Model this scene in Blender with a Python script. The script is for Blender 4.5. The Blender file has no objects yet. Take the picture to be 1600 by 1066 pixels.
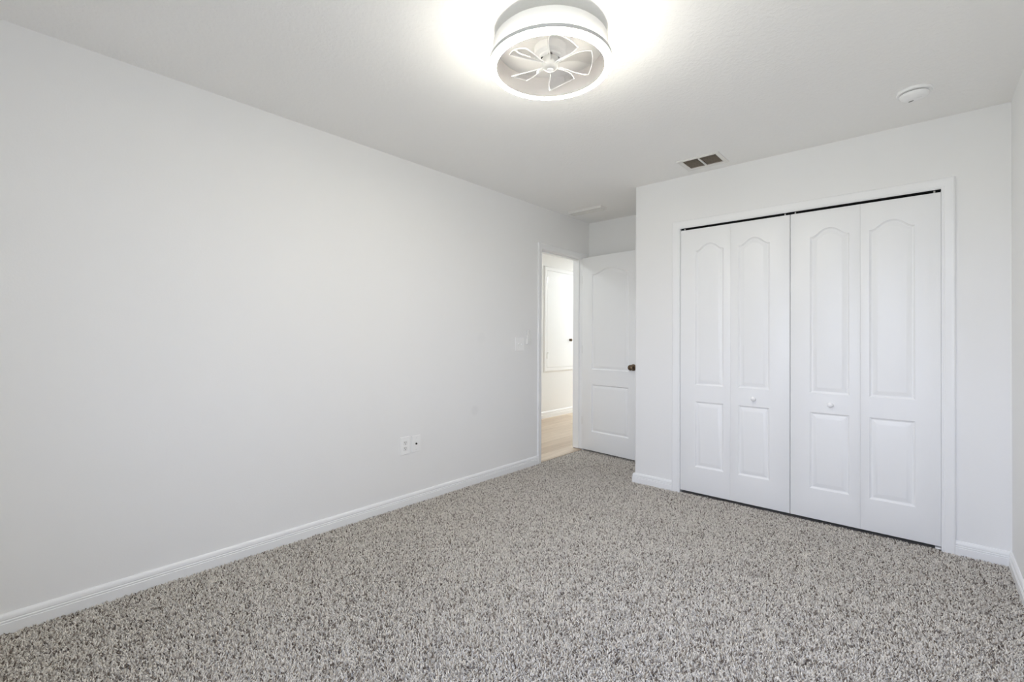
import bpy, bmesh, math, random
import numpy as np
from mathutils import Vector, Matrix

SC = bpy.context.scene
COL = SC.collection

# ------------------------------------------------------------------ camera
H = 2.44                      # ceiling height
XL, XR = -2.753, 0.339        # left and right wall faces
YC = 3.58                     # closet wall face
YA = 4.372                    # alcove back wall face
XC = -1.808                   # outer corner of the closet wall
YB = -0.36                    # wall behind the camera
F_PX, CY, YAW, PITCH, ROLL, HC = 729.78, 524.57, 0.72486, 0.0061158, 0.0045148, 1.1794

cam = bpy.data.cameras.new('camera')
cam.sensor_fit = 'HORIZONTAL'
cam.sensor_width = 36.0
cam.lens = 36.0 * F_PX / 1600.0
cam.shift_y = -(533.0 - CY) / 1600.0
cam.clip_start = 0.02
camo = bpy.data.objects.new('camera', cam)
COL.objects.link(camo)
fw = Vector((-math.sin(YAW) * math.cos(PITCH), math.cos(YAW) * math.cos(PITCH), math.sin(PITCH)))
rt = Vector((math.cos(YAW), math.sin(YAW), 0))
up = rt.cross(fw)
r2 = rt * math.cos(ROLL) + up * math.sin(ROLL)
u2 = -rt * math.sin(ROLL) + up * math.cos(ROLL)
camo.matrix_world = Matrix(((r2.x, u2.x, -fw.x, 0), (r2.y, u2.y, -fw.y, 0), (r2.z, u2.z, -fw.z, HC), (0, 0, 0, 1)))
SC.camera = camo

# ------------------------------------------------------------------ light
SC.view_settings.view_transform = 'Standard'
SC.view_settings.look = 'None'
SC.view_settings.gamma = 1.0
SC.view_settings.use_curve_mapping = False
SC.view_settings.exposure = 0.0
SC.cycles.use_denoising = True
SC.cycles.max_bounces = 16
SC.cycles.diffuse_bounces = 12
SC.cycles.glossy_bounces = 4
SC.cycles.transmission_bounces = 8
SC.cycles.transparent_max_bounces = 12
SC.cycles.sample_clamp_indirect = 8.0
SC.cycles.caustics_reflective = False
SC.cycles.caustics_refractive = False

SKY_STRENGTH = 13.8
RING_STRENGTH = 116.0          # underside of the diffuser
SIDE_STRENGTH = 142.0         # its outer edge
UPLIGHT_STRENGTH = 34.0
HALL_POWER = 30.5
HALL_POWER_NEAR = 7.0

world = bpy.data.worlds.new('sky')
SC.world = world
world.use_nodes = True
wn = world.node_tree
for n in list(wn.nodes):
    wn.nodes.remove(n)
w_out = wn.nodes.new('ShaderNodeOutputWorld')
w_bg = wn.nodes.new('ShaderNodeBackground')
w_tc = wn.nodes.new('ShaderNodeTexCoord')
w_sep = wn.nodes.new('ShaderNodeSeparateXYZ')
w_map = wn.nodes.new('ShaderNodeMapRange')
w_map.inputs['From Min'].default_value = -0.25
w_map.inputs['From Max'].default_value = 0.8
w_rmp = wn.nodes.new('ShaderNodeValToRGB')
e = w_rmp.color_ramp.elements
e[0].position = 0.0
e[0].color = (0.31, 0.33, 0.34, 1)
e[1].position = 1.0
e[1].color = (0.456, 0.60, 0.99, 1)
m_ = e.new(0.22); m_.color = (0.37, 0.39, 0.42, 1)
m_ = e.new(0.27); m_.color = (0.72, 0.765, 0.95, 1)
w_bg.inputs['Strength'].default_value = SKY_STRENGTH
wn.links.new(w_tc.outputs['Generated'], w_sep.inputs[0])
wn.links.new(w_sep.outputs['Z'], w_map.inputs['Value'])
wn.links.new(w_map.outputs[0], w_rmp.inputs['Fac'])
wn.links.new(w_rmp.outputs['Color'], w_bg.inputs['Color'])
wn.links.new(w_bg.outputs[0], w_out.inputs['Surface'])

# the window in the wall behind the camera (daylight), as a portal onto the sky
WX0, WX1, WZ0, WZ1 = -1.20, 0.15, 0.80, 2.10
pl = bpy.data.lights.new('window_daylight', 'AREA')
pl.shape = 'RECTANGLE'
pl.size = WX1 - WX0
pl.size_y = WZ1 - WZ0
pl.cycles.is_portal = True
plo = bpy.data.objects.new('window_daylight', pl)
plo.location = ((WX0 + WX1) / 2, YB - 0.10, (WZ0 + WZ1) / 2)
plo.rotation_euler = (math.radians(90), 0, 0)      # faces +Y, into the room
COL.objects.link(plo)

# unseen area lights, added to brighten the hall and the open door
for hp, hloc in ((HALL_POWER, (-3.20, 7.40, 2.40)), (HALL_POWER_NEAR, (-3.55, 3.30, 2.40))):
    hl = bpy.data.lights.new('hall_fill_light', 'AREA')
    hl.shape = 'DISK'
    hl.size = 0.35
    hl.energy = hp
    hl.color = (0.90, 0.97, 1.0)
    hlo = bpy.data.objects.new('hall_fill_light', hl)
    hlo.location = hloc
    COL.objects.link(hlo)


# ------------------------------------------------------------------ materials
def new_mat(name):
    m = bpy.data.materials.new(name)
    m.use_nodes = True
    nt = m.node_tree
    return m, nt, nt.nodes['Principled BSDF']


def paint(name, col, rough=0.6, spec=0.5, bump=0.0, scale=200.0, detail=3.0, dist=0.002):
    m, nt, b = new_mat(name)
    b.inputs['Base Color'].default_value = (*col, 1)
    b.inputs['Roughness'].default_value = rough
    b.inputs['Specular IOR Level'].default_value = spec
    if bump:
        tc = nt.nodes.new('ShaderNodeTexCoord')
        ns = nt.nodes.new('ShaderNodeTexNoise')
        ns.inputs['Scale'].default_value = scale
        ns.inputs['Detail'].default_value = detail
        bp = nt.nodes.new('ShaderNodeBump')
        bp.inputs['Strength'].default_value = bump
        bp.inputs['Distance'].default_value = dist
        nt.links.new(tc.outputs['Object'], ns.inputs['Vector'])
        nt.links.new(ns.outputs['Fac'], bp.inputs['Height'])
        nt.links.new(bp.outputs[0], b.inputs['Normal'])
    return m


WALL_COL = (0.865, 0.865, 0.86)


def wall_with_stains():
    """matt wall paint with two faint touch-up blots on the left wall"""
    m = paint('wall_paint_left', WALL_COL, 0.75, 0.3, 0.12, 140.0, 3.0, 0.002)
    nt = m.node_tree
    b = nt.nodes['Principled BSDF']
    geo = nt.nodes.new('ShaderNodeNewGeometry')
    prev = None
    for (cy, cz, rad, k) in ((2.655, 0.590, 0.050, 0.042), (2.725, 1.184, 0.055, 0.02)):
        sub = nt.nodes.new('ShaderNodeVectorMath'); sub.operation = 'SUBTRACT'
        sub.inputs[1].default_value = (XL, cy, cz)
        ln = nt.nodes.new('ShaderNodeVectorMath'); ln.operation = 'LENGTH'
        mr = nt.nodes.new('ShaderNodeMapRange')
        mr.inputs['From Min'].default_value = rad * 0.55
        mr.inputs['From Max'].default_value = rad
        mr.inputs['To Min'].default_value = 1 - k
        mr.inputs['To Max'].default_value = 1.0
        nt.links.new(geo.outputs['Position'], sub.inputs[0])
        nt.links.new(sub.outputs[0], ln.inputs[0])
        nt.links.new(ln.outputs['Value'], mr.inputs['Value'])
        if prev is None:
            prev = mr.outputs[0]
        else:
            mu = nt.nodes.new('ShaderNodeMath'); mu.operation = 'MULTIPLY'
            nt.links.new(prev, mu.inputs[0]); nt.links.new(mr.outputs[0], mu.inputs[1])
            prev = mu.outputs[0]
    mx = nt.nodes.new('ShaderNodeMix'); mx.data_type = 'RGBA'
    mx.inputs['A'].default_value = (0, 0, 0, 1)
    mx.inputs['B'].default_value = (*WALL_COL, 1)
    nt.links.new(prev, mx.inputs['Factor'])
    nt.links.new(mx.outputs['Result'], b.inputs['Base Color'])
    return m


def knockdown_ceiling():
    m, nt, b = new_mat('ceiling_texture')
    b.inputs['Base Color'].default_value = (0.92, 0.915, 0.90, 1)
    b.inputs['Roughness'].default_value = 0.85
    b.inputs['Specular IOR Level'].default_value = 0.2
    tc = nt.nodes.new('ShaderNodeTexCoord')
    n1 = nt.nodes.new('ShaderNodeTexNoise'); n1.inputs['Scale'].default_value = 60; n1.inputs['Detail'].default_value = 2.5
    r1 = nt.nodes.new('ShaderNodeMapRange'); r1.inputs['From Min'].default_value = 0.45; r1.inputs['From Max'].default_value = 0.60
    n2 = nt.nodes.new('ShaderNodeTexNoise'); n2.inputs['Scale'].default_value = 150; n2.inputs['Detail'].default_value = 2
    ad = nt.nodes.new('ShaderNodeMath'); ad.operation = 'MULTIPLY_ADD'; ad.inputs[1].default_value = 0.35
    bp = nt.nodes.new('ShaderNodeBump'); bp.inputs['Strength'].default_value = 0.30; bp.inputs['Distance'].default_value = 0.002
    L = nt.links.new
    L(tc.outputs['Object'], n1.inputs['Vector']); L(tc.outputs['Object'], n2.inputs['Vector'])
    L(n1.outputs['Fac'], r1.inputs['Value'])
    L(n2.outputs['Fac'], ad.inputs[0]); L(r1.outputs[0], ad.inputs[2])
    L(ad.outputs[0], bp.inputs['Height']); L(bp.outputs[0], b.inputs['Normal'])
    return m


def grained_door(name, col=(0.885, 0.89, 0.893), rough=0.36):
    """white door skin with an embossed wood grain"""
    m, nt, b = new_mat(name)
    b.inputs['Base Color'].default_value = (*col, 1)
    b.inputs['Roughness'].default_value = rough
    b.inputs['Specular IOR Level'].default_value = 0.45
    L = nt.links.new
    tc = nt.nodes.new('ShaderNodeTexCoord')
    mp = nt.nodes.new('ShaderNodeMapping'); mp.inputs['Scale'].default_value = (1.0, 1.0, 0.09)
    dn = nt.nodes.new('ShaderNodeTexNoise'); dn.inputs['Scale'].default_value = 9; dn.inputs['Detail'].default_value = 2
    va = nt.nodes.new('ShaderNodeVectorMath'); va.operation = 'MULTIPLY_ADD'
    va.inputs[1].default_value = (0.12, 0.12, 0.12)
    wv = nt.nodes.new('ShaderNodeTexWave'); wv.wave_type = 'RINGS'; wv.rings_direction = 'Z'
    wv.inputs['Scale'].default_value = 26; wv.inputs['Distortion'].default_value = 2.5; wv.inputs['Detail'].default_value = 2
    fn = nt.nodes.new('ShaderNodeTexNoise'); fn.inputs['Scale'].default_value = 260; fn.inputs['Detail'].default_value = 1
    ad = nt.nodes.new('ShaderNodeMath'); ad.operation = 'MULTIPLY_ADD'; ad.inputs[1].default_value = 0.5
    bp = nt.nodes.new('ShaderNodeBump'); bp.inputs['Strength'].default_value = 0.16; bp.inputs['Distance'].default_value = 0.0006
    L(tc.outputs['Object'], mp.inputs['Vector']); L(mp.outputs[0], dn.inputs['Vector'])
    L(dn.outputs['Color'], va.inputs[0]); L(mp.outputs[0], va.inputs[2])
    L(va.outputs[0], wv.inputs['Vector']); L(mp.outputs[0], fn.inputs['Vector'])
    L(fn.outputs['Fac'], ad.inputs[0]); L(wv.outputs['Fac'], ad.inputs[2])
    L(ad.outputs[0], bp.inputs['Height']); L(bp.outputs[0], b.inputs['Normal'])
    return m


def carpet_yarn():
    m, nt, b = new_mat('carpet_yarn')
    L = nt.links.new
    geo = nt.nodes.new('ShaderNodeNewGeometry')
    rmp = nt.nodes.new('ShaderNodeValToRGB')
    el = rmp.color_ramp.elements
    el[0].position = 0.0; el[0].color = (0.136, 0.110, 0.091, 1)
    el[1].position = 1.0; el[1].color = (0.902, 0.860, 0.795, 1)
    for p, c in ((0.10, (0.233, 0.196, 0.165)), (0.20, (0.504, 0.459, 0.406)), (0.42, (0.698, 0.655, 0.594)), (0.75, (0.815, 0.774, 0.708))):
        q = el.new(p); q.color = (*c, 1)
    b.inputs['Roughness'].default_value = 0.95
    b.inputs['Specular IOR Level'].default_value = 0.1
    L(geo.outputs['Random Per Island'], rmp.inputs['Fac'])
    L(rmp.outputs['Color'], b.inputs['Base Color'])
    return m


def plank_floor():
    m, nt, b = new_mat('oak_planks')
    L = nt.links.new
    tc = nt.nodes.new('ShaderNodeTexCoord')
    mp = nt.nodes.new('ShaderNodeMapping'); mp.inputs['Rotation'].default_value = (0, 0, math.radians(90))
    br = nt.nodes.new('ShaderNodeTexBrick')
    br.inputs['Scale'].default_value = 1.0
    br.inputs['Brick Width'].default_value = 1.2
    br.inputs['Row Height'].default_value = 0.155
    br.inputs['Mortar Size'].default_value = 0.0012
    br.inputs['Color1'].default_value = (0.57, 0.45, 0.34, 1)
    br.inputs['Color2'].default_value = (0.72, 0.61, 0.49, 1)
    br.inputs['Mortar'].default_value = (0.33, 0.25, 0.18, 1)
    ms = nt.nodes.new('ShaderNodeMapping'); ms.inputs['Scale'].default_value = (14, 0.9, 1)
    ns = nt.nodes.new('ShaderNodeTexNoise'); ns.inputs['Scale'].default_value = 2.0; ns.inputs['Detail'].default_value = 4
    mx = nt.nodes.new('ShaderNodeMix'); mx.data_type = 'RGBA'; mx.blend_type = 'MULTIPLY'
    mx.inputs['Factor'].default_value = 0.55
    rm = nt.nodes.new('ShaderNodeValToRGB')
    rm.color_ramp.elements[0].position = 0.3; rm.color_ramp.elements[0].color = (0.72, 0.70, 0.67, 1)
    rm.color_ramp.elements[1].position = 0.65; rm.color_ramp.elements[1].color = (1, 1, 1, 1)
    L(tc.outputs['Object'], mp.inputs['Vector']); L(mp.outputs[0], br.inputs['Vector'])
    L(tc.outputs['Object'], ms.inputs['Vector']); L(ms.outputs[0], ns.inputs['Vector'])
    L(ns.outputs['Fac'], rm.inputs['Fac'])
    L(br.outputs['Color'], mx.inputs['A']); L(rm.outputs['Color'], mx.inputs['B'])
    L(mx.outputs['Result'], b.inputs['Base Color'])
    b.inputs['Roughness'].default_value = 0.42
    return m


def emitter(name, col, strength):
    m = bpy.data.materials.new(name)
    m.use_nodes = True
    nt = m.node_tree
    for n in list(nt.nodes):
        nt.nodes.remove(n)
    o = nt.nodes.new('ShaderNodeOutputMaterial')
    em = nt.nodes.new('ShaderNodeEmission')
    em.inputs['Color'].default_value = (*col, 1)
    em.inputs['Strength'].default_value = strength
    nt.links.new(em.outputs[0], o.inputs['Surface'])
    return m


def clear_plastic(name, rough=0.03, tint=(0.97, 0.97, 0.97), gloss=0.16):
    """thin clear acrylic sheet"""
    m = bpy.data.materials.new(name)
    m.use_nodes = True
    nt = m.node_tree
    for n in list(nt.nodes):
        nt.nodes.remove(n)
    o = nt.nodes.new('ShaderNodeOutputMaterial')
    tr = nt.nodes.new('ShaderNodeBsdfTransparent'); tr.inputs['Color'].default_value = (*tint, 1)
    gl = nt.nodes.new('ShaderNodeBsdfGlossy'); gl.inputs['Roughness'].default_value = rough
    lw = nt.nodes.new('ShaderNodeLayerWeight'); lw.inputs['Blend'].default_value = 0.35
    mp = nt.nodes.new('ShaderNodeMapRange')
    mp.inputs['To Min'].default_value = gloss * 0.35; mp.inputs['To Max'].default_value = min(1.0, gloss * 4)
    mx = nt.nodes.new('ShaderNodeMixShader')
    nt.links.new(lw.outputs['Fresnel'], mp.inputs['Value'])
    nt.links.new(mp.outputs[0], mx.inputs['Fac'])
    nt.links.new(tr.outputs[0], mx.inputs[1]); nt.links.new(gl.outputs[0], mx.inputs[2])
    nt.links.new(mx.outputs[0], o.inputs['Surface'])
    return m


def metal(name, col, rough):
    m, nt, b = new_mat(name)
    b.inputs['Base Color'].default_value = (*col, 1)
    b.inputs['Metallic'].default_value = 1.0
    b.inputs['Roughness'].default_value = rough
    return m


M_WALL_L = wall_with_stains()
M_WALL = paint('wall_paint', WALL_COL, 0.7, 0.35, 0.12, 140.0, 3.0, 0.002)
M_CEIL = knockdown_ceiling()
M_TRIM = paint('trim_enamel', (0.885, 0.89, 0.893), 0.38, 0.45)
M_DOOR = grained_door('door_enamel')
M_CLOSETSHADE = paint('closet_shade', (0.05, 0.05, 0.05), 0.9, 0.1)  # near-black paint in place of the closet's shade
M_BACK = paint('carpet_backing', (0.42, 0.385, 0.35), 1.0, 0.0)
M_YARN = carpet_yarn()
M_WOOD = plank_floor()
M_PLASTIC = paint('white_plastic', (0.93, 0.93, 0.925), 0.35, 0.5)
M_PLASTIC2 = paint('grey_white_plastic', (0.83, 0.83, 0.82), 0.4, 0.5)
M_HOLE = paint('dark_slot', (0.03, 0.03, 0.03), 0.7, 0.2)
M_SLOT = paint('grey_slot', (0.22, 0.22, 0.21), 0.6, 0.2)
M_VENTBACK = paint('dusty_duct', (0.26, 0.215, 0.165), 0.9, 0.1)
M_VENTSLAT = paint('dusty_slat', (0.52, 0.46, 0.39), 0.7, 0.2)
M_VENTFRAME = paint('vent_enamel', (0.80, 0.79, 0.76), 0.5, 0.4)
M_BRONZE = metal('aged_bronze', (0.16, 0.115, 0.08), 0.28)
M_HINGE = metal('satin_nickel', (0.62, 0.61, 0.59), 0.4)
M_FANBODY = paint('fan_housing', (0.66, 0.63, 0.61), 0.5, 0.4)
M_BAND = paint('grey_band', (0.50, 0.50, 0.495), 0.45, 0.4)
M_FANPAN = paint('fan_pan', (0.82, 0.81, 0.79), 0.5, 0.4)
M_RING = emitter('lit_diffuser', (1.0, 0.945, 0.825), RING_STRENGTH)
M_SIDE = emitter('lit_diffuser_edge', (1.0, 0.965, 0.85), SIDE_STRENGTH)
M_UPLIGHT = emitter('lit_upper_diffuser', (1.0, 0.965, 0.84), UPLIGHT_STRENGTH)
M_ACRYL = clear_plastic('clear_acrylic', gloss=0.10)
M_ACRYLEDGE = paint('acrylic_edge_glow', (0.93, 0.93, 0.92), 0.2, 0.8)  # opaque white stands in for light piped to the clear blade edges
M_HUB = paint('frosted_acrylic', (0.50, 0.50, 0.49), 0.3, 0.5)
M_GLASS = clear_plastic('window_glass', 0.0, (0.96, 0.97, 0.97), 0.12)


# ------------------------------------------------------------------ mesh helpers
def obj(name, bm, mat, parent=None, smooth=None, loc=None, rot=None):
    me = bpy.data.meshes.new(name)
    bmesh.ops.recalc_face_normals(bm, faces=bm.faces[:])
    bm.to_mesh(me)
    bm.free()
    for mm in (mat if isinstance(mat, (list, tuple)) else [mat]):
        me.materials.append(mm)
    if smooth is not None:
        me.polygons.foreach_set('use_smooth', [True] * len(me.polygons))
        me.set_sharp_from_angle(angle=math.radians(smooth))
    o = bpy.data.objects.new(name, me)
    COL.objects.link(o)
    if parent is not None:
        o.parent = parent
    if loc is not None:
        o.location = loc
    if rot is not None:
        o.rotation_euler = rot
    return o


def empty(name, loc=(0, 0, 0), rotz=0.0):
    o = bpy.data.objects.new(name, None)
    o.empty_display_size = 0.05
    o.location = loc
    o.rotation_euler = (0, 0, rotz)
    COL.objects.link(o)
    return o


def tag(o, label, cat, kind=None, group=None):
    o['label'] = label
    o['category'] = cat
    if kind:
        o['kind'] = kind
    if group:
        o['group'] = group
    return o


def add_box(bm, x0, x1, y0, y1, z0, z1, bevel=0.0, seg=2):
    v = [bm.verts.new(p) for p in ((x0, y0, z0), (x1, y0, z0), (x1, y1, z0), (x0, y1, z0),
                                   (x0, y0, z1), (x1, y0, z1), (x1, y1, z1), (x0, y1, z1))]
    fs = [bm.faces.new([v[i] for i in f]) for f in ((0, 3, 2, 1), (4, 5, 6, 7), (0, 1, 5, 4), (1, 2, 6, 5), (2, 3, 7, 6), (3, 0, 4, 7))]
    if bevel:
        ed = list({e_ for f in fs for e_ in f.edges})
        bmesh.ops.bevel(bm, geom=ed, offset=bevel, segments=seg, profile=0.5, affect='EDGES')


def box(*a, **k):
    bm = bmesh.new()
    add_box(bm, *a, **k)
    return bm


def boxes(lst):
    bm = bmesh.new()
    for b in lst:
        add_box(bm, *b)
    return bm


def add_prism(bm, poly, z0, z1):
    lo = [bm.verts.new((x, y, z0)) for x, y in poly]
    hi = [bm.verts.new((x, y, z1)) for x, y in poly]
    n = len(poly)
    bm.faces.new(lo[::-1]); bm.faces.new(hi)
    for i in range(n):
        bm.faces.new((lo[i], lo[(i + 1) % n], hi[(i + 1) % n], hi[i]))


def add_loft(bm, rings, closed_path=False):
    """rings: equal-length point lists joined one to the next; each ring closed"""
    R = [[bm.verts.new(p) for p in r] for r in rings]
    n = len(R[0])
    pairs = list(zip(R, R[1:])) + ([(R[-1], R[0])] if closed_path else [])
    for a, b in pairs:
        for i in range(n):
            bm.faces.new((a[i], a[(i + 1) % n], b[(i + 1) % n], b[i]))
    if not closed_path:
        bm.faces.new(R[0][::-1]); bm.faces.new(R[-1])


def add_lathe(bm, prof, n=48, axis='z', at=(0, 0, 0), closed=False):
    """prof: (radius, height) points turned about an axis through 'at'; radius 0 closes to a pole"""
    rows = []
    for r, h in prof:
        if r < 1e-6:
            rows.append([place(axis, at, 0, 0, h, bm)])
        else:
            rows.append([place(axis, at, r * math.cos(2 * math.pi * i / n), r * math.sin(2 * math.pi * i / n), h, bm) for i in range(n)])
    pr = list(zip(rows, rows[1:])) + ([(rows[-1], rows[0])] if closed else [])
    for a, b in pr:
        for i in range(n):
            j = (i + 1) % n
            if len(a) == 1 and len(b) == 1:
                continue
            if len(a) == 1:
                bm.faces.new((a[0], b[i], b[j]))
            elif len(b) == 1:
                bm.faces.new((a[i], a[j], b[0]))
            else:
                bm.faces.new((a[i], a[j], b[j], b[i]))


def place(axis, at, u, v, h, bm):
    if axis == 'z':
        p = (at[0] + u, at[1] + v, at[2] + h)
    elif axis == 'y':
        p = (at[0] + u, at[1] + h, at[2] + v)
    else:
        p = (at[0] + h, at[1] + u, at[2] + v)
    return bm.verts.new(p)


def lathe(prof, n=48, axis='z', at=(0, 0, 0), closed=False):
    bm = bmesh.new()
    add_lathe(bm, prof, n, axis, at, closed)
    return bm


# ------------------------------------------------------------------ room shell
T = 0.115
FZ = -0.014                   # backing under the pile
DY0, DY1, DZ = 3.530, 4.246, 2.034      # clear door opening in the left wall
CX0, CX1, CZ = -1.428, 0.066, 2.036     # clear closet opening
HX = -4.254                   # far wall of the hall
HY0, HY1 = 2.2, 8.2

tag(obj('floor', box(XL - 0.03, XR + T, YB - T, YA + 0.02, -0.12, FZ), M_BACK), 'woven backing under the grey bedroom carpet', 'floor', 'structure')
tag(obj('floor_hall', box(HX - T, XL - 0.012, HY0 - T, HY1 + T, -0.12, -0.006), M_WOOD), 'light oak plank floor in the hallway beyond the open doorway', 'floor', 'structure')

J = 0.019                     # jamb thickness
tag(obj('wall_left', boxes([
    (XL - T, XL, YB - T, DY0 - J, -0.1, H),
    (XL - T, XL, DY1 + J, HY1, -0.1, H),
    (XL - T, XL, DY0 - J, DY1 + J, DZ + J, H)]), M_WALL_L), 'long blank white wall with the doorway at its far end', 'wall', 'structure')

bm = bmesh.new()
rc = 0.016
pier = [(XC + rc - rc * math.cos(a), YC + rc - rc * math.sin(a)) for a in [math.radians(t) for t in range(90, -1, -10)]]
add_prism(bm, pier + [(XC, YC + T), (CX0 - J, YC + T), (CX0 - J, YC)], -0.1, H)
add_box(bm, CX1 + J, XR, YC, YC + T, -0.1, H)
add_box(bm, CX0 - J, CX1 + J, YC, YC + T, CZ + J, H)
tag(obj('wall_closet', bm, M_WALL, smooth=30), 'white wall around the two pairs of folding closet doors', 'wall', 'structure')
tag(obj('wall_closet_side', box(XC, XC + T, YC + T, YA, -0.1, H), M_WALL), 'white side wall of the closet facing the open bedroom door', 'wall', 'structure')
tag(obj('wall_alcove', box(XL, XR + T, YA, YA + T, -0.1, H), M_WALL), 'short white wall behind the open bedroom door', 'wall', 'structure')
tag(obj('wall_right', box(XR, XR + T, YB - T, YA, -0.1, H), M_WALL), 'narrow strip of white wall beside the closet wall', 'wall', 'structure')
tag(obj('wall_back', boxes([
    (XL, WX0, YB - T, YB, -0.1, H), (WX1, XR, YB - T, YB, -0.1, H),
    (WX0, WX1, YB - T, YB, -0.1, WZ0), (WX0, WX1, YB - T, YB, WZ1, H)]), M_WALL), 'white wall behind the viewer with the window', 'wall', 'structure')
tag(obj('wall_hall', boxes([
    (HX - T, HX, HY0 - T, HY1 + T, -0.1, H),
    (HX, XL - T, HY0 - T, HY0, -0.1, H), (HX, XL, HY1, HY1 + T, -0.1, H)]), M_WALL), 'bright white hallway wall seen through the doorway', 'wall', 'structure')
# ceiling with a hole over the vent
VX0, VX1, VY0, VY1 = -1.300, -1.062, 3.268, 3.455
tag(obj('ceiling', boxes([
    (HX - T, VX0, YB - T, HY1 + T, H, H + 0.1),
    (VX1, XR + T, YB - T, HY1 + T, H, H + 0.1),
    (VX0, VX1, YB - T, VY0, H, H + 0.1),
    (VX0, VX1, VY1, HY1 + T, H, H + 0.1)]), M_CEIL), 'white knockdown textured ceiling', 'ceiling', 'structure')


# ------------------------------------------------------------------ window behind the camera
win = tag(empty('window_1', ((WX0 + WX1) / 2, YB - 0.06, WZ0)), 'white two sash window in the wall behind the viewer', 'window', 'structure')
hw, hh = (WX1 - WX0) / 2, WZ1 - WZ0
obj('window_frame', boxes([
    (-hw, -hw + 0.045, -0.03, 0.03, 0, hh), (hw - 0.045, hw, -0.03, 0.03, 0, hh),
    (-hw + 0.045, hw - 0.045, -0.03, 0.03, 0, 0.045), (-hw + 0.045, hw - 0.045, -0.03, 0.03, hh - 0.045, hh),
    (-hw + 0.045, hw - 0.045, -0.02, 0.02, hh / 2 - 0.02, hh / 2 + 0.02)]), M_TRIM, win)
obj('window_pane', box(-hw + 0.04, hw - 0.04, -0.002, 0.002, 0.04, hh / 2), M_GLASS, win)
obj('window_pane', box(-hw + 0.04, hw - 0.04, -0.002, 0.002, hh / 2, hh - 0.04), M_GLASS, win)
obj('window_sill', box(-hw - 0.03, hw + 0.03, 0.03, 0.095, -0.02, 0.002, bevel=0.004), M_TRIM, win)


# ------------------------------------------------------------------ baseboards
BASE = [(0.0, -0.014), (0.0145, -0.014), (0.0145, 0.0345), (0.0118, 0.0365), (0.0118, 0.0385), (0.0135, 0.0405),
        (0.0135, 0.0445), (0.0105, 0.0465), (0.0105, 0.0485), (0.0122, 0.0515), (0.0118, 0.060), (0.0092, 0.067), (0.0050, 0.0715), (0.0, 0.0725)]


def baseboard(name, pts, label, prof=BASE):
    """pts: polyline on the floor along the wall face, the room on its left-hand side; corners mitred"""
    P = [Vector((x, y)) for x, y in pts]
    rings = []
    for i, p in enumerate(P):
        if i == 0:
            d = (P[1] - P[0]).normalized(); n = Vector((-d.y, d.x)); off = n
        elif i == len(P) - 1:
            d = (P[-1] - P[-2]).normalized(); off = Vector((-d.y, d.x))
        else:
            d0 = (P[i] - P[i - 1]).normalized(); d1 = (P[i + 1] - P[i]).normalized()
            n0 = Vector((-d0.y, d0.x)); n1 = Vector((-d1.y, d1.x))
            off = (n0 + n1) / (1 + n0.dot(n1))
        rings.append([(p.x + off.x * t, p.y + off.y * t, z) for t, z in prof])
    bm = bmesh.new()
    add_loft(bm, rings)
    return tag(obj(name, bm, M_TRIM, smooth=28), label, 'baseboard', 'structure')


CW = 0.058                    # casing width
baseboard('baseboard_left', [(XL, DY0 - CW), (XL, YB)], 'white baseboard along the long blank wall')
baseboard('baseboard_closet', [(CX0 - CW, YC), (XC, YC), (XC, YA)], 'short white baseboard wrapping the outside corner beside the closet')
baseboard('baseboard_right', [(XR, YB), (XR, YC), (CX1 + CW, YC)], 'white baseboard in the corner between the closet and side wall')
baseboard('baseboard_alcove', [(XC, YA), (XL, YA), (XL, DY1 + CW)], 'white baseboard behind the open bedroom door')
baseboard('baseboard_hall', [(HX, HY1), (HX, HY0)], 'white baseboard along the hallway wall above the oak planks',
          [(t * 1.1, z * 1.25 if z > 0 else z) for t, z in BASE])

# ------------------------------------------------------------------ casings and jambs
CAS = [(0.004, 0.0), (0.004, 0.0085), (0.010, 0.0105), (0.014, 0.0095), (0.018, 0.0115), (0.036, 0.0145), (0.044, 0.0165), (0.052, 0.0165), (0.058, 0.0125), (0.058, 0.0)]


def add_casing(bm, a0, a1, top, zb, to3, prof=CAS, closed_bottom=None):
    """mitred moulding round an opening a0..a1; to3(a, w, z) maps to the world"""
    rings = []
    if closed_bottom is None:
        rings = [[to3(a0 - u, w, zb) for u, w in prof], [to3(a0 - u, w, top + u) for u, w in prof],
                 [to3(a1 + u, w, top + u) for u, w in prof], [to3(a1 + u, w, zb) for u, w in prof]]
        add_loft(bm, rings)
    else:
        b = closed_bottom
        rings = [[to3(a0 - u, w, b - u) for u, w in prof], [to3(a0 - u, w, top + u) for u, w in prof],
                 [to3(a1 + u, w, top + u) for u, w in prof], [to3(a1 + u, w, b - u) for u, w in prof]]
        add_loft(bm, rings, closed_path=True)


# bedroom doorway
bm = bmesh.new()
left3 = lambda a, w, z: (XL + w, a, z)
hall3 = lambda a, w, z: (XL - T - w, a, z)
add_casing(bm, DY0, DY1, DZ, -0.012, left3)
add_casing(bm, DY0, DY1, DZ, -0.006, hall3)
add_box(bm, XL - T, XL, DY0 - J, DY0, -0.012, DZ + J)
add_box(bm, XL - T, XL, DY1, DY1 + J, 0.004, DZ + J)
add_box(bm, XL - T, XL, DY0, DY1, DZ, DZ + J)
sx0, sx1 = XL - 0.072, XL - 0.040
add_box(bm, sx0, sx1, DY0, DY0 + 0.011, -0.006, DZ)
add_box(bm, sx0, sx1, DY1 - 0.011, DY1, 0.004, DZ)
add_box(bm, sx0, sx1, DY0 + 0.011, DY1 - 0.011, DZ - 0.011, DZ)
tag(obj('trim_1', bm, M_TRIM, smooth=28), 'white casing and jamb around the bedroom doorway', 'door frame', 'structure')

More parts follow.
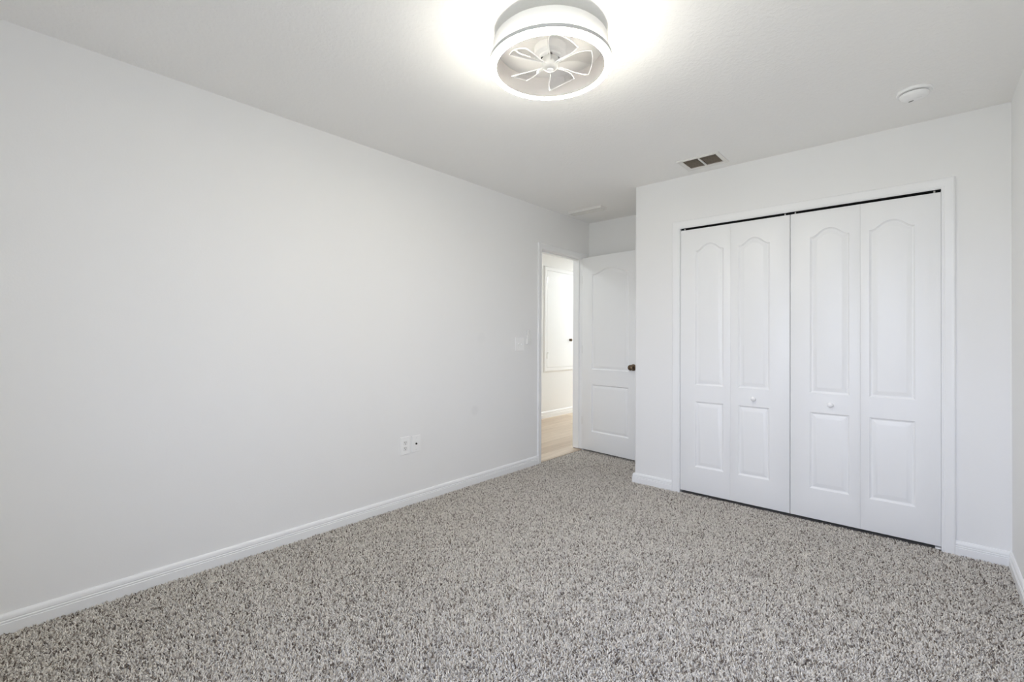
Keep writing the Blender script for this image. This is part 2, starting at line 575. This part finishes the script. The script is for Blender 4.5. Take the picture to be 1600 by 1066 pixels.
# closet opening
bm = bmesh.new()
clo3 = lambda a, w, z: (a, YC - w, z)
add_casing(bm, CX0, CX1, CZ, -0.012, clo3)
add_box(bm, CX0 - J, CX0, YC, YC + T, -0.012, CZ + J)
add_box(bm, CX1, CX1 + J, YC, YC + T, -0.012, CZ + J)
add_box(bm, CX0, CX1, YC, YC + 0.002, CZ, CZ + J)
tr2 = tag(obj('trim_2', bm, M_TRIM, smooth=28), 'white casing around the wide closet opening', 'door frame', 'structure')
obj('door_track', boxes([(CX0, CX1, YC + 0.002, YC + 0.006, CZ - 0.001, CZ + J), (CX0, CX1, YC + 0.034, YC + 0.038, CZ - 0.001, CZ + J),
                         (CX0, CX1, YC + 0.006, YC + 0.034, CZ + 0.012, CZ + J)]), M_HOLE, tr2)  # near-black track colour stands in for shade in the gap above the doors


# ------------------------------------------------------------------ moulded door leaves
def panel_outline(x0, x1, z0, z1, rise, d, n=28):
    """closed outline inset by d; the top edge is a cathedral arch of the given rise (0 = square)"""
    a0, a1, b0 = x0 + d, x1 - d, z0 + d
    pts = [(a0, b0), (a1, b0)]
    if rise <= 0:
        pts += [(a1, z1 - d), (a0, z1 - d)]
    else:
        xm, hw_ = (x0 + x1) / 2, (x1 - x0) / 2
        for i in range(n + 1):
            x = a1 + (a0 - a1) * i / n
            t = abs(x - xm) / hw_
            u = min(1.0, t / 0.94) ** 1.25
            h = rise * (0.5 + 0.5 * math.cos(math.pi * u))
            pts.append((x, z1 + h - d * (1.0 + 0.12 * math.sin(math.pi * u))))
    return pts


STEPS = [(0.0, 0.0), (0.0045, 0.0062), (0.0100, 0.0100), (0.0140, 0.0104), (0.0385, 0.0012), (0.0405, 0.0010)]


def add_leaf_face(bm, w, h, panels, yf, sgn):
    """front (sgn -1) or back face of a moulded leaf at y = yf, sunk by STEPS towards the inside"""
    outer = [bm.verts.new(p) for p in ((0, yf, 0), (w, yf, 0), (w, yf, h), (0, yf, h))]
    edges = [bm.edges.new((outer[i], outer[(i + 1) % 4])) for i in range(4)]
    for pn in panels:
        loops = []
        for d, dep in STEPS:
            loops.append([bm.verts.new((x, yf - sgn * dep, z)) for x, z in panel_outline(*pn, d)])
        L0 = loops[0]
        edges += [bm.edges.new((L0[i], L0[(i + 1) % len(L0)])) for i in range(len(L0))]
        for a, b in zip(loops, loops[1:]):
            for i in range(len(a)):
                j = (i + 1) % len(a)
                bm.faces.new((a[i], a[j], b[j], b[i]))
        bm.faces.new(loops[-1])
    bmesh.ops.triangle_fill(bm, use_beauty=True, use_dissolve=False, edges=edges)
    return outer


def leaf_mesh(w, h, panels, th, both=False):
    bm = bmesh.new()
    f = add_leaf_face(bm, w, h, panels, 0.0, -1)
    if both:
        b = add_leaf_face(bm, w, h, panels, th, 1)
    else:
        b = [bm.verts.new(p) for p in ((0, th, 0), (w, th, 0), (w, th, h), (0, th, h))]
        bm.faces.new(b[::-1])
    for i in range(4):
        j = (i + 1) % 4
        bm.faces.new((f[i], f[j], b[j], b[i]))
    # ease the outer arrises a little
    fe = [e_ for e_ in bm.edges if e_.verts[0] in f and e_.verts[1] in f and abs(e_.calc_length()) > 0.1]
    bmesh.ops.bevel(bm, geom=fe, offset=0.0018, segments=2, profile=0.5, affect='EDGES')
    return bm


# the two pairs of bifold closet doors
LEAF_Z0, LEAF_Z1 = 0.0155, 2.0205
LH = LEAF_Z1 - LEAF_Z0
xs = [-1.4255, -1.0600, -0.6835, -0.6790, -0.3020, 0.0653]
YD = YC + 0.004               # face of the folding doors
TH = 0.034


def closet_pair(name, x0, xm, x1, pan_a, pan_b, knob_leaf, knob_x, label):
    t = tag(empty(name, (x0, YD, LEAF_Z0)), label, 'closet door', 'structure', 'folding closet doors')
    for k, (a, b, pn) in enumerate(((x0, xm - 0.0002, pan_a), (xm + 0.0002, x1, pan_b))):
        panels = [(pn[0] - a, pn[1] - a, 0.211 - LEAF_Z0, 0.708 - LEAF_Z0, 0.0),
                  (pn[0] - a, pn[1] - a, 0.832 - LEAF_Z0, 1.852 - LEAF_Z0, 0.050)]
        lf = obj('leaf', leaf_mesh(b - a, LH, panels, TH), M_DOOR, t, smooth=25, loc=(a - x0, 0, 0))
        if k == knob_leaf:
            obj('knob', lathe([(0.0, -0.031), (0.008, -0.0305), (0.0145, -0.027), (0.0165, -0.0215), (0.0145, -0.0165), (0.0085, -0.012),
                               (0.0075, -0.006), (0.0105, -0.001), (0.0105, 0.002), (0.0, 0.002)], 32, 'y'), M_PLASTIC, lf, smooth=60,
                loc=(knob_x - a, 0, 0.765 - LEAF_Z0))
    return t


pA = closet_pair('door_2', xs[0], xs[1], xs[2], (-1.312, -1.108), (-1.007, -0.805), 1, -0.903,
                 'pair of white folding closet doors nearer the bedroom doorway, knob on its inner leaf')
pB = closet_pair('door_3', xs[3], xs[4], xs[5], (-0.568, -0.357), (-0.258, -0.045), 0, -0.455,
                 'pair of white folding closet doors nearer the room corner, smooth glossy highlight')
for par, px in ((pA, xs[2] - 0.030), (pB, xs[3] + 0.026), (pB, xs[5] - 0.028), (pA, xs[0] + 0.028)):
    obj('pivot_pin', lathe([(0.0, 0.0), (0.0045, 0.0), (0.0045, 0.014), (0.0, 0.014)], 16), M_HINGE, par,
        loc=(px - par.location.x, 0.012, LH))
for par, px, s in ((pB, xs[5], -1),):
    bx0, bx1 = sorted((px - par.location.x + s * 0.001, px - par.location.x + s * 0.026))
    obj('pivot_bracket', box(bx0, bx1, -0.002, 0.028, -0.016, -0.009), M_PLASTIC, par)

# inside of the closet, its shade put in as near-black colour
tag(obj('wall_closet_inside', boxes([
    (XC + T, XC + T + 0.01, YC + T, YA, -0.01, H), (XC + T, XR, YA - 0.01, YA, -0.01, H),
    (XR - 0.01, XR, YC + T, YA, -0.01, H)]), M_CLOSETSHADE), 'wall inside the closet, coloured near black for its shade', 'wall', 'structure')

# ------------------------------------------------------------------ the open bedroom door
DW, DH, DTH = 0.694, 2.019, 0.035
ANG = math.radians(-6.5)
dr = tag(empty('door_1', (XL + 0.014, DY1 - 0.034, 0.016), ANG), 'white two panel bedroom door standing open before the short wall, bronze knob', 'door', 'structure')
dpan = [(0.128, 0.578, 0.197, 0.690, 0.0), (0.128, 0.578, 0.845, 1.835, 0.052)]
dl = obj('leaf', leaf_mesh(DW, DH, dpan, DTH, both=True), M_DOOR, dr, smooth=25, loc=(0.006, 0, 0))
for sg, y0 in ((-1, 0.0), (1, DTH)):
    obj('knob', lathe([(0.0, sg * 0.066), (0.014, sg * 0.0655), (0.0235, sg * 0.061), (0.0275, sg * 0.052), (0.0265, sg * 0.044), (0.019, sg * 0.036),
                       (0.0115, sg * 0.030), (0.0105, sg * 0.012), (0.024, sg * 0.009), (0.0315, sg * 0.005), (0.0325, 0.0), (0.0, 0.0)], 40, 'y'),
        M_BRONZE, dl, smooth=50, loc=(DW - 0.062, y0, 0.889))['label'] = 'aged bronze round knob'
obj('latch_plate', box(DW, DW + 0.0012, 0.006, 0.029, 0.86, 0.918), M_BRONZE, dl)
for hz in (0.30, 1.05, 1.79):
    bm = bmesh.new()
    add_lathe(bm, [(0.0, 0.0), (0.0055, 0.0), (0.0055, 0.088), (0.0, 0.088)], 16, 'z', (0.0, DTH + 0.005, hz - 0.044))
    add_box(bm, 0.0030, 0.0058, 0.001, DTH + 0.002, hz - 0.042, hz + 0.042)
    obj('hinge', bm, M_HINGE, dr)

# ------------------------------------------------------------------ raised closet door in the hall
PY0, PY1, PZ0, PZ1 = 5.575, 6.312, 0.742, 2.205
hd = tag(empty('door_4', (HX, PY0, PZ0)), 'flat white raised closet door on the hallway wall, small dark knob', 'door', 'structure')
obj('leaf', box(0.001, 0.016, 0.003, PY1 - PY0 - 0.003, 0.003, PZ1 - PZ0 - 0.003, bevel=0.002), M_TRIM, hd)
obj('knob', lathe([(0.0, 0.052), (0.016, 0.050), (0.023, 0.040), (0.018, 0.030), (0.009, 0.026), (0.009, 0.019), (0.022, 0.017), (0.022, 0.014), (0.0, 0.014)], 32, 'x'),
    M_BRONZE, hd, smooth=50, loc=(0.002, 6.178 - PY0, 1.160 - PZ0))['label'] = 'dark bronze knob'
for hz in (2.055 - PZ0, 0.925 - PZ0):
    obj('hinge', boxes([(0.016, 0.020, -0.006, 0.006, hz - 0.045, hz + 0.045), (0.016, 0.0172, 0.006, 0.036, hz + 0.035, hz + 0.045)]), M_HINGE, hd)
bm = bmesh.new()
hw3 = lambda a, w, z: (HX + w, a, z)
add_casing(bm, PY0, PY1, PZ1, 0, hw3, prof=[(0.0, 0.0), (0.0, 0.015), (0.008, 0.0165), (0.048, 0.0165), (0.060, 0.008), (0.064, 0.005), (0.064, 0.0)], closed_bottom=PZ0)
tag(obj('trim_3', bm, M_TRIM, smooth=28), 'white frame around the raised hallway closet door', 'door frame', 'structure')


# ------------------------------------------------------------------ carpet pile
def carpet():
    rng = np.random.default_rng(7)
    sp = 0.0066
    gx = np.arange(XL + 0.004, XR - 0.004, sp)
    gy = np.arange(YB + 0.02, YA - 0.004, sp)
    X, Y = np.meshgrid(gx, gy, indexing='ij')
    X = X.ravel() + rng.uniform(-.5, .5, X.size) * sp
    Y = Y.ravel() + rng.uniform(-.5, .5, Y.size) * sp
    keep = (X > XL + 0.006) & (X < XR - 0.006) & (Y < YA - 0.006)
    inside_wall = (X > XC - 0.010) & (Y > YC - 0.010) & ~((X > CX0 + 0.004) & (X < CX1 - 0.004) & (Y < YC + 0.008))
    keep &= ~inside_wall
    # ragged edge by the doorway, and keep clear of casing feet
    keep &= ~((X < XL + 0.018) & ((Y < DY0) | (Y > DY1)))
    X, Y = X[keep], Y[keep]
    n = X.size
    ht = rng.uniform(0.010, 0.0165, n)
    fld = 0.5 * np.sin(X * 5.1 + 1.3 * np.sin(Y * 3.7)) + 0.5 * np.sin(Y * 6.3 + 1.7 * np.sin(X * 4.3 + 2.0))
    az = rng.uniform(0, 2 * np.pi, n)
    lean = rng.uniform(0.002, 0.0085, n)
    dx = np.cos(az) * lean + 0.0016 * fld
    dy = np.sin(az) * lean - 0.0012 * fld
    az2 = az + rng.uniform(-1.5, 1.5, n)
    tx = dx + np.cos(az2) * rng.uniform(0.002, 0.006, n)
    ty = dy + np.sin(az2) * rng.uniform(0.002, 0.006, n)
    w = rng.uniform(0.0021, 0.0032, n)
    # stay off the walls
    co = np.zeros((n, 7, 3), dtype=np.float32)
    a0 = rng.uniform(0, 2 * np.pi, n)
    for k in range(3):
        a = a0 + k * 2 * np.pi / 3
        co[:, k, 0] = X + np.cos(a) * w
        co[:, k, 1] = Y + np.sin(a) * w
        co[:, k, 2] = FZ
        co[:, 3 + k, 0] = X + dx + np.cos(a) * w * 1.05
        co[:, 3 + k, 1] = Y + dy + np.sin(a) * w * 1.05
        co[:, 3 + k, 2] = FZ + ht * 0.72
    co[:, 6, 0] = X + tx
    co[:, 6, 1] = Y + ty
    co[:, 6, 2] = FZ + ht
    tri = np.array([(0, 1, 4), (0, 4, 3), (1, 2, 5), (1, 5, 4), (2, 0, 3), (2, 3, 5), (3, 4, 6), (4, 5, 6), (5, 3, 6)], dtype=np.int32)
    F = (tri[None] + (np.arange(n, dtype=np.int32) * 7)[:, None, None]).reshape(-1)
    me = bpy.data.meshes.new('carpet_pile')
    me.vertices.add(n * 7)
    me.vertices.foreach_set('co', co.reshape(-1))
    nf = F.size // 3
    me.loops.add(F.size)
    me.loops.foreach_set('vertex_index', F)
    me.polygons.add(nf)
    me.polygons.foreach_set('loop_start', np.arange(0, F.size, 3, dtype=np.int32))
    me.polygons.foreach_set('use_smooth', np.ones(nf, dtype=bool))
    me.update(calc_edges=True)
    me.materials.append(M_YARN)
    o = bpy.data.objects.new('carpet', me)
    COL.objects.link(o)
    return tag(o, 'speckled grey and taupe carpet pile covering the bedroom floor', 'carpet', 'stuff')


carpet()

# ------------------------------------------------------------------ ceiling fan light
LX, LY, LZ = -1.161, 1.541, 2.290
RO, RI = 0.2475, 0.2235
fan = tag(empty('ceiling_fan_light', (LX, LY, LZ)), 'round white ceiling light with glowing ring and clear fan blades inside', 'ceiling light')
top = H - LZ
obj('light_ring', lathe([(RI, 0.0035), (RI, 0.0008), (RI + 0.001, 0.0), (RO - 0.003, 0.0)], 128), M_RING, fan, smooth=40)['label'] = 'glowing white underside of the light ring'
obj('light_ring_edge', lathe([(RO - 0.003, 0.0), (RO, 0.003), (RO, 0.012)], 128), M_SIDE, fan, smooth=40)['label'] = 'glowing outer edge of the light ring'
DR = RO - 0.012
obj('band', lathe([(RO + 0.0035, 0.0115), (RO + 0.0035, 0.0268), (RO + 0.0004, 0.0268), (RO + 0.0004, 0.0115)], 128, closed=True), M_BAND, fan, smooth=40)['label'] = 'grey metal band'
obj('housing', lathe([(RO, 0.012), (RO, 0.0265), (DR, 0.0265), (DR, 0.100), (DR - 0.006, 0.106), (RI - 0.004, 0.106),
                      (RI - 0.0005, 0.014), (RI + 0.001, 0.006), (RO - 0.001, 0.012)], 128, closed=True), M_FANPAN, fan, smooth=40)['label'] = 'white round metal housing'
obj('liner', lathe([(RI - 0.0005, 0.0035), (RI - 0.0012, 0.0035), (RI - 0.0012, 0.010), (RI - 0.0048, 0.0905), (RI - 0.0040, 0.0905), (RI - 0.0005, 0.010)], 128, closed=True), M_FANBODY, fan, smooth=40)['label'] = 'grey inner wall'
obj('upper_light_ring', lathe([(DR + 0.001, 0.0267), (DR + 0.001, 0.0300), (RO - 0.001, 0.0300), (RO - 0.001, 0.0267)], 128, closed=True), M_UPLIGHT, fan, smooth=40)['label'] = 'glowing upper light ring facing the ceiling'
obj('canopy', lathe([(0.0, 0.0905), (RI - 0.0046, 0.0905), (RI - 0.0046, 0.098), (0.125, 0.100), (0.125, top - 0.001), (0.0, top - 0.001)], 96), M_FANPAN, fan, smooth=40)
obj('mounting_screw', lathe([(0.0, -0.004), (0.004, -0.003), (0.004, 0.0), (0.0, 0.0)], 16), M_HINGE, fan, loc=(0.03, -0.165, 0.0905))
obj('motor', lathe([(0.0, 0.050), (0.040, 0.050), (0.044, 0.052), (0.046, 0.056), (0.060, 0.058), (0.064, 0.062), (0.066, 0.0903), (0.0, 0.0903)], 64), M_PLASTIC2, fan, smooth=40)
for a in (0.65, 2.2, 3.9, 5.4):
    obj('motor_opening', lathe([(0.0, -0.001), (0.008, -0.001), (0.008, 0.001), (0.0, 0.001)], 20), M_HOLE, fan, loc=(0.031 * math.cos(a), 0.031 * math.sin(a), 0.0498))
obj('hub', lathe([(0.0, 0.0), (0.012, 0.0005), (0.026, 0.004), (0.033, 0.012), (0.034, 0.044), (0.030, 0.0485), (0.0, 0.0485)], 48), M_HUB, fan, smooth=50)['label'] = 'clear plastic hub'
obj('hub_cap', lathe([(0.0, -0.004), (0.010, -0.0035), (0.0135, -0.001), (0.0135, 0.003), (0.0, 0.003)], 32), M_PLASTIC, fan, smooth=50)


def blade_parts():
    """one blade along +x from the hub, pitched; faces clear, rim painted white for edge glow"""
    n, rows = 14, []
    for i in range(n + 1):
        s = i / n
        r = 0.030 + 0.142 * s
        lead = -0.010 - 0.050 * math.sin(min(1.0, s * 1.15) * math.pi * 0.5) ** 1.2
        trail = 0.010 + 0.040 * math.sin(min(1.0, s * 1.05) * math.pi * 0.5) ** 1.6
        row = []
        for j in range(7):
            q = j / 6
            v = lead + (trail - lead) * q
            z = 0.019 - v * math.tan(math.radians(24 - 8 * s)) + 0.006 * math.sin(q * math.pi)
            rr = r - (0.010 * (2 * q - 1) ** 2 if s > 0.9 else 0)
            row.append((rr, v, z))
        rows.append(row)
    return rows


ROWS = blade_parts()


def blade_mesh():
    bm = bmesh.new()
    t = 0.0018
    A = [[bm.verts.new((x, y, z)) for x, y, z in r] for r in ROWS]
    B = [[bm.verts.new((x, y, z + t)) for x, y, z in r] for r in ROWS]
    n, m = len(A), len(A[0])
    for i in range(n - 1):
        for j in range(m - 1):
            bm.faces.new((A[i][j], A[i + 1][j], A[i + 1][j + 1], A[i][j + 1]))
            bm.faces.new((B[i][j], B[i][j + 1], B[i + 1][j + 1], B[i + 1][j]))
    for i in range(n - 1):
        for j in (0, m - 1):
            bm.faces.new((A[i][j], A[i + 1][j], B[i + 1][j], B[i][j]))
    for j in range(m - 1):
        for i in (0, n - 1):
            bm.faces.new((A[i][j], A[i][j + 1], B[i][j + 1], B[i][j]))
    return bm


def rim_mesh():
    path = [r[0] for r in ROWS] + ROWS[-1][1:] + [r[-1] for r in reversed(ROWS[:-1])]
    bm = bmesh.new()
    P = [Vector(p) + Vector((0, 0, 0.0009)) for p in path]
    rings = []
    for i, p in enumerate(P):
        d = (P[min(i + 1, len(P) - 1)] - P[max(i - 1, 0)]).normalized()
        u = d.cross(Vector((0, 0, 1))).normalized(); v = u.cross(d)
        rings.append([tuple(p + u * (0.0022 * math.cos(a)) + v * (0.0022 * math.sin(a))) for a in [k * math.pi / 3 for k in range(6)]])
    add_loft(bm, rings)
    return bm


b0 = obj('blade', blade_mesh(), M_ACRYL, fan, smooth=40)
b0['label'] = 'clear plastic fan blade'
r0 = obj('rim', rim_mesh(), M_ACRYLEDGE, b0, smooth=60)
for k, deg in enumerate((38, 110, 184, 256, 328)):
    if k == 0:
        bb = b0
    else:
        bb = b0.copy(); COL.objects.link(bb); bb.parent = fan
        rr = r0.copy(); COL.objects.link(rr); rr.parent = bb
    bb.rotation_euler = (0, 0, math.radians(deg))

# ------------------------------------------------------------------ smoke detector
sd = tag(empty('smoke_detector', (-0.043, 3.108, H)), 'round white smoke detector on the ceiling above the closet', 'smoke detector')
obj('base', lathe([(0.0, 0.0), (0.071, 0.0), (0.072, -0.004), (0.072, -0.010), (0.069, -0.013), (0.0, -0.013)], 64), M_PLASTIC, sd, smooth=40)
obj('cover', lathe([(0.0, -0.017), (0.058, -0.017), (0.0595, -0.019), (0.0590, -0.024), (0.053, -0.032), (0.040, -0.0385), (0.022, -0.0425), (0.0, -0.044)], 64), M_PLASTIC, sd, smooth=40)
obj('neck', lathe([(0.0, -0.0128), (0.052, -0.0128), (0.052, -0.0172), (0.0, -0.0172)], 48), M_SLOT, sd)
bm = bmesh.new()
add_box(bm, -0.010, 0.010, -0.0045, 0.0045, -0.0008, 0.0008, bevel=0.0006)
obj('sensor_slot', bm, M_SLOT, sd, loc=(-0.012, 0.012, -0.0435), rot=(0, 0, math.radians(-20)))
obj('test_button', lathe([(0.0, -0.0015), (0.011, -0.001), (0.012, 0.0005), (0.0, 0.0005)], 32), M_PLASTIC, sd, smooth=40, loc=(0.018, -0.010, -0.0425))

# ------------------------------------------------------------------ ceiling vents
def vent(name, x0, x1, y0, y1, bars, nsl, slat_mat, frame_mat, label, border, tilt, depth, back_mat, prof=None):
    cx, cy_ = (x0 + x1) / 2, (y0 + y1) / 2
    t = tag(empty(name, (cx, cy_, H)), label, 'vent', None, 'ceiling vents')
    hx, hy, b = (x1 - x0) / 2, (y1 - y0) / 2, border
    prof = prof or [(0.0, -0.0), (0.0, -0.007), (b * 0.35, -0.009), (b, -0.004), (b, 0.0)]
    rings = [[(-hx + u, -hy + u, z) for u, z in prof], [(hx - u, -hy + u, z) for u, z in prof],
             [(hx - u, hy - u, z) for u, z in prof], [(-hx + u, hy - u, z) for u, z in prof]]
    bm = bmesh.new()
    add_loft(bm, rings, closed_path=True)
    obj('frame', bm, frame_mat, t)
    ix, iy = hx - b, hy - b
    if depth > 0:
        obj('duct', boxes([(-ix, ix, -iy, iy, depth, depth + 0.004), (-ix, -ix + 0.003, -iy, iy, 0.0, depth), (ix - 0.003, ix, -iy, iy, 0.0, depth),
                           (-ix, ix, -iy, -iy + 0.003, 0.0, depth), (-ix, ix, iy - 0.003, iy, 0.0, depth)]), back_mat, t)
    xb = [-ix] + [bx for bx in bars] + [ix]
    for bx in bars:
        obj('centre_bar', box(bx - 0.006, bx + 0.006, -iy, iy, -0.0075, -0.002), frame_mat, t)
    for i in range(len(xb) - 1):
        a0 = xb[i] + (0.006 if i else 0.003)
        a1 = xb[i + 1] - (0.006 if i < len(xb) - 2 else 0.003)
        for k in range(nsl):
            yy = -iy + 2 * iy * (k + 0.5) / nsl
            bm = box(-(a1 - a0) / 2, (a1 - a0) / 2, -iy / nsl * 1.02, iy / nsl * 1.02, -0.0007, 0.0007)
            obj('slat', bm, slat_mat, t, loc=((a0 + a1) / 2, yy, 0.004 if depth > 0 else -0.020), rot=(tilt, 0, 0))
    return t


vent('ceiling_vent', VX0 - 0.024, VX1 + 0.024, VY0 - 0.022, VY1 + 0.022, [0.0], 7, M_VENTSLAT, M_VENTFRAME,
     'dusty brown two section ceiling vent just before the closet wall', 0.030, math.radians(42), 0.07, M_VENTBACK)
vent('ceiling_vent.001', -2.655, -2.290, 3.838, 3.945, [], 4, M_VENTFRAME, M_VENTFRAME,
     'slim white ceiling vent above the bedroom doorway', 0.016, math.radians(4), 0.0, M_VENTBACK, [(0.0, 0.0), (0.0, -0.021), (0.002, -0.0225), (0.016, -0.0225), (0.016, 0.0)])


# ------------------------------------------------------------------ wall plates on the long wall
def rounded_plate(w, h, t, r=0.006):
    return box(0.0, t, -w / 2, w / 2, -h / 2, h / 2, bevel=0.0022)


def plate(name, y, z, w, h, label, cat):
    t = tag(empty(name, (XL, y, z)), label, cat)
    obj('plate', rounded_plate(w, h, 0.0065), M_PLASTIC, t)
    return t


def screw(par, y, z):
    obj('screw', lathe([(0.0, 0.0085), (0.0022, 0.008), (0.0030, 0.0065), (0.0, 0.0065)], 12, 'x'), M_PLASTIC2, par, loc=(0, y, z))


ot = plate('electrical_outlet', 1.972, 0.419, 0.080, 0.123, 'white duplex electrical outlet low on the long wall', 'outlet')
for dz in (0.020, -0.020):
    rc_ = obj('receptacle', box(0.006, 0.0085, -0.0165, 0.0165, -0.0140, 0.0140, bevel=0.001), M_PLASTIC2, ot, loc=(0, 0, dz))
    for yy, hh_ in ((-0.0063, 0.0085), (0.0063, 0.0070)):
        obj('slot', box(0.0083, 0.0088, yy - 0.0014, yy + 0.0014, 0.0005, 0.0005 + hh_), M_HOLE, rc_)
    obj('ground_hole', lathe([(0.0, 0.0089), (0.0030, 0.0089), (0.0030, 0.0080), (0.0, 0.0080)], 16, 'x'), M_HOLE, rc_, loc=(0, 0, -0.0075))
screw(ot, 0, 0.0)

cx_ = plate('cable_plate', 2.066, 0.419, 0.073, 0.118, 'white coaxial cable plate with one dark jack beside the outlet', 'outlet')
obj('jack', lathe([(0.0, 0.0150), (0.0046, 0.0150), (0.0048, 0.0090), (0.0070, 0.0088), (0.0070, 0.0062), (0.0, 0.0062)], 20, 'x'), M_HOLE, cx_)
screw(cx_, 0, 0.042); screw(cx_, 0, -0.042)

sw = plate('light_switch', 3.211, 1.129, 0.118, 0.122, 'white double light switch beside the bedroom doorway', 'light switch')
for yy, s in ((-0.023, 1), (0.023, -1)):
    bm = bmesh.new()
    add_box(bm, 0.006, 0.0075, -0.0055, 0.0055, -0.0125, 0.0125)
    obj('bezel', bm, M_PLASTIC2, sw, loc=(0, yy, 0))
    bm = bmesh.new()
    lo = [(0.0065, -0.0045, -0.005), (0.0065, 0.0045, -0.005), (0.0065, 0.0045, 0.005), (0.0065, -0.0045, 0.005)]
    hi = [(0.018, -0.0035, s * 0.008 - 0.003), (0.018, 0.0035, s * 0.008 - 0.003), (0.018, 0.0035, s * 0.008 + 0.003), (0.018, -0.0035, s * 0.008 + 0.003)]
    add_loft(bm, [lo, hi])
    obj('toggle', bm, M_PLASTIC, sw, loc=(0, yy, 0))
    screw(sw, yy, 0.030); screw(sw, yy, -0.030)

rh = tag(empty('remote_holder', (XL, 3.332, 1.160)), 'small white wall holder for the fan remote beside the light switch', 'holder')
obj('back_plate', box(0.0, 0.004, -0.026, 0.026, -0.034, 0.050, bevel=0.001), M_PLASTIC2, rh)
obj('pocket', boxes([(0.004, 0.021, -0.026, -0.023, -0.034, 0.018), (0.004, 0.021, 0.023, 0.026, -0.034, 0.018),
                     (0.018, 0.021, -0.023, 0.023, -0.034, 0.006), (0.004, 0.018, -0.023, 0.023, -0.034, -0.031)]), M_PLASTIC2, rh)
rm = tag(empty('fan_remote', (XL + 0.005, 3.332, 1.130)), 'slim white fan remote standing in its wall holder', 'remote control')
obj('case', box(0.0, 0.012, -0.021, 0.021, 0.0, 0.130, bevel=0.003), M_PLASTIC2, rm)
for k in range(4):
    for yy in (-0.009, 0.009):
        obj('button', lathe([(0.0, 0.0136), (0.0045, 0.0132), (0.0050, 0.0119), (0.0, 0.0119)], 16, 'x'), M_PLASTIC2, rm, loc=(0, yy, 0.055 + 0.018 * k))
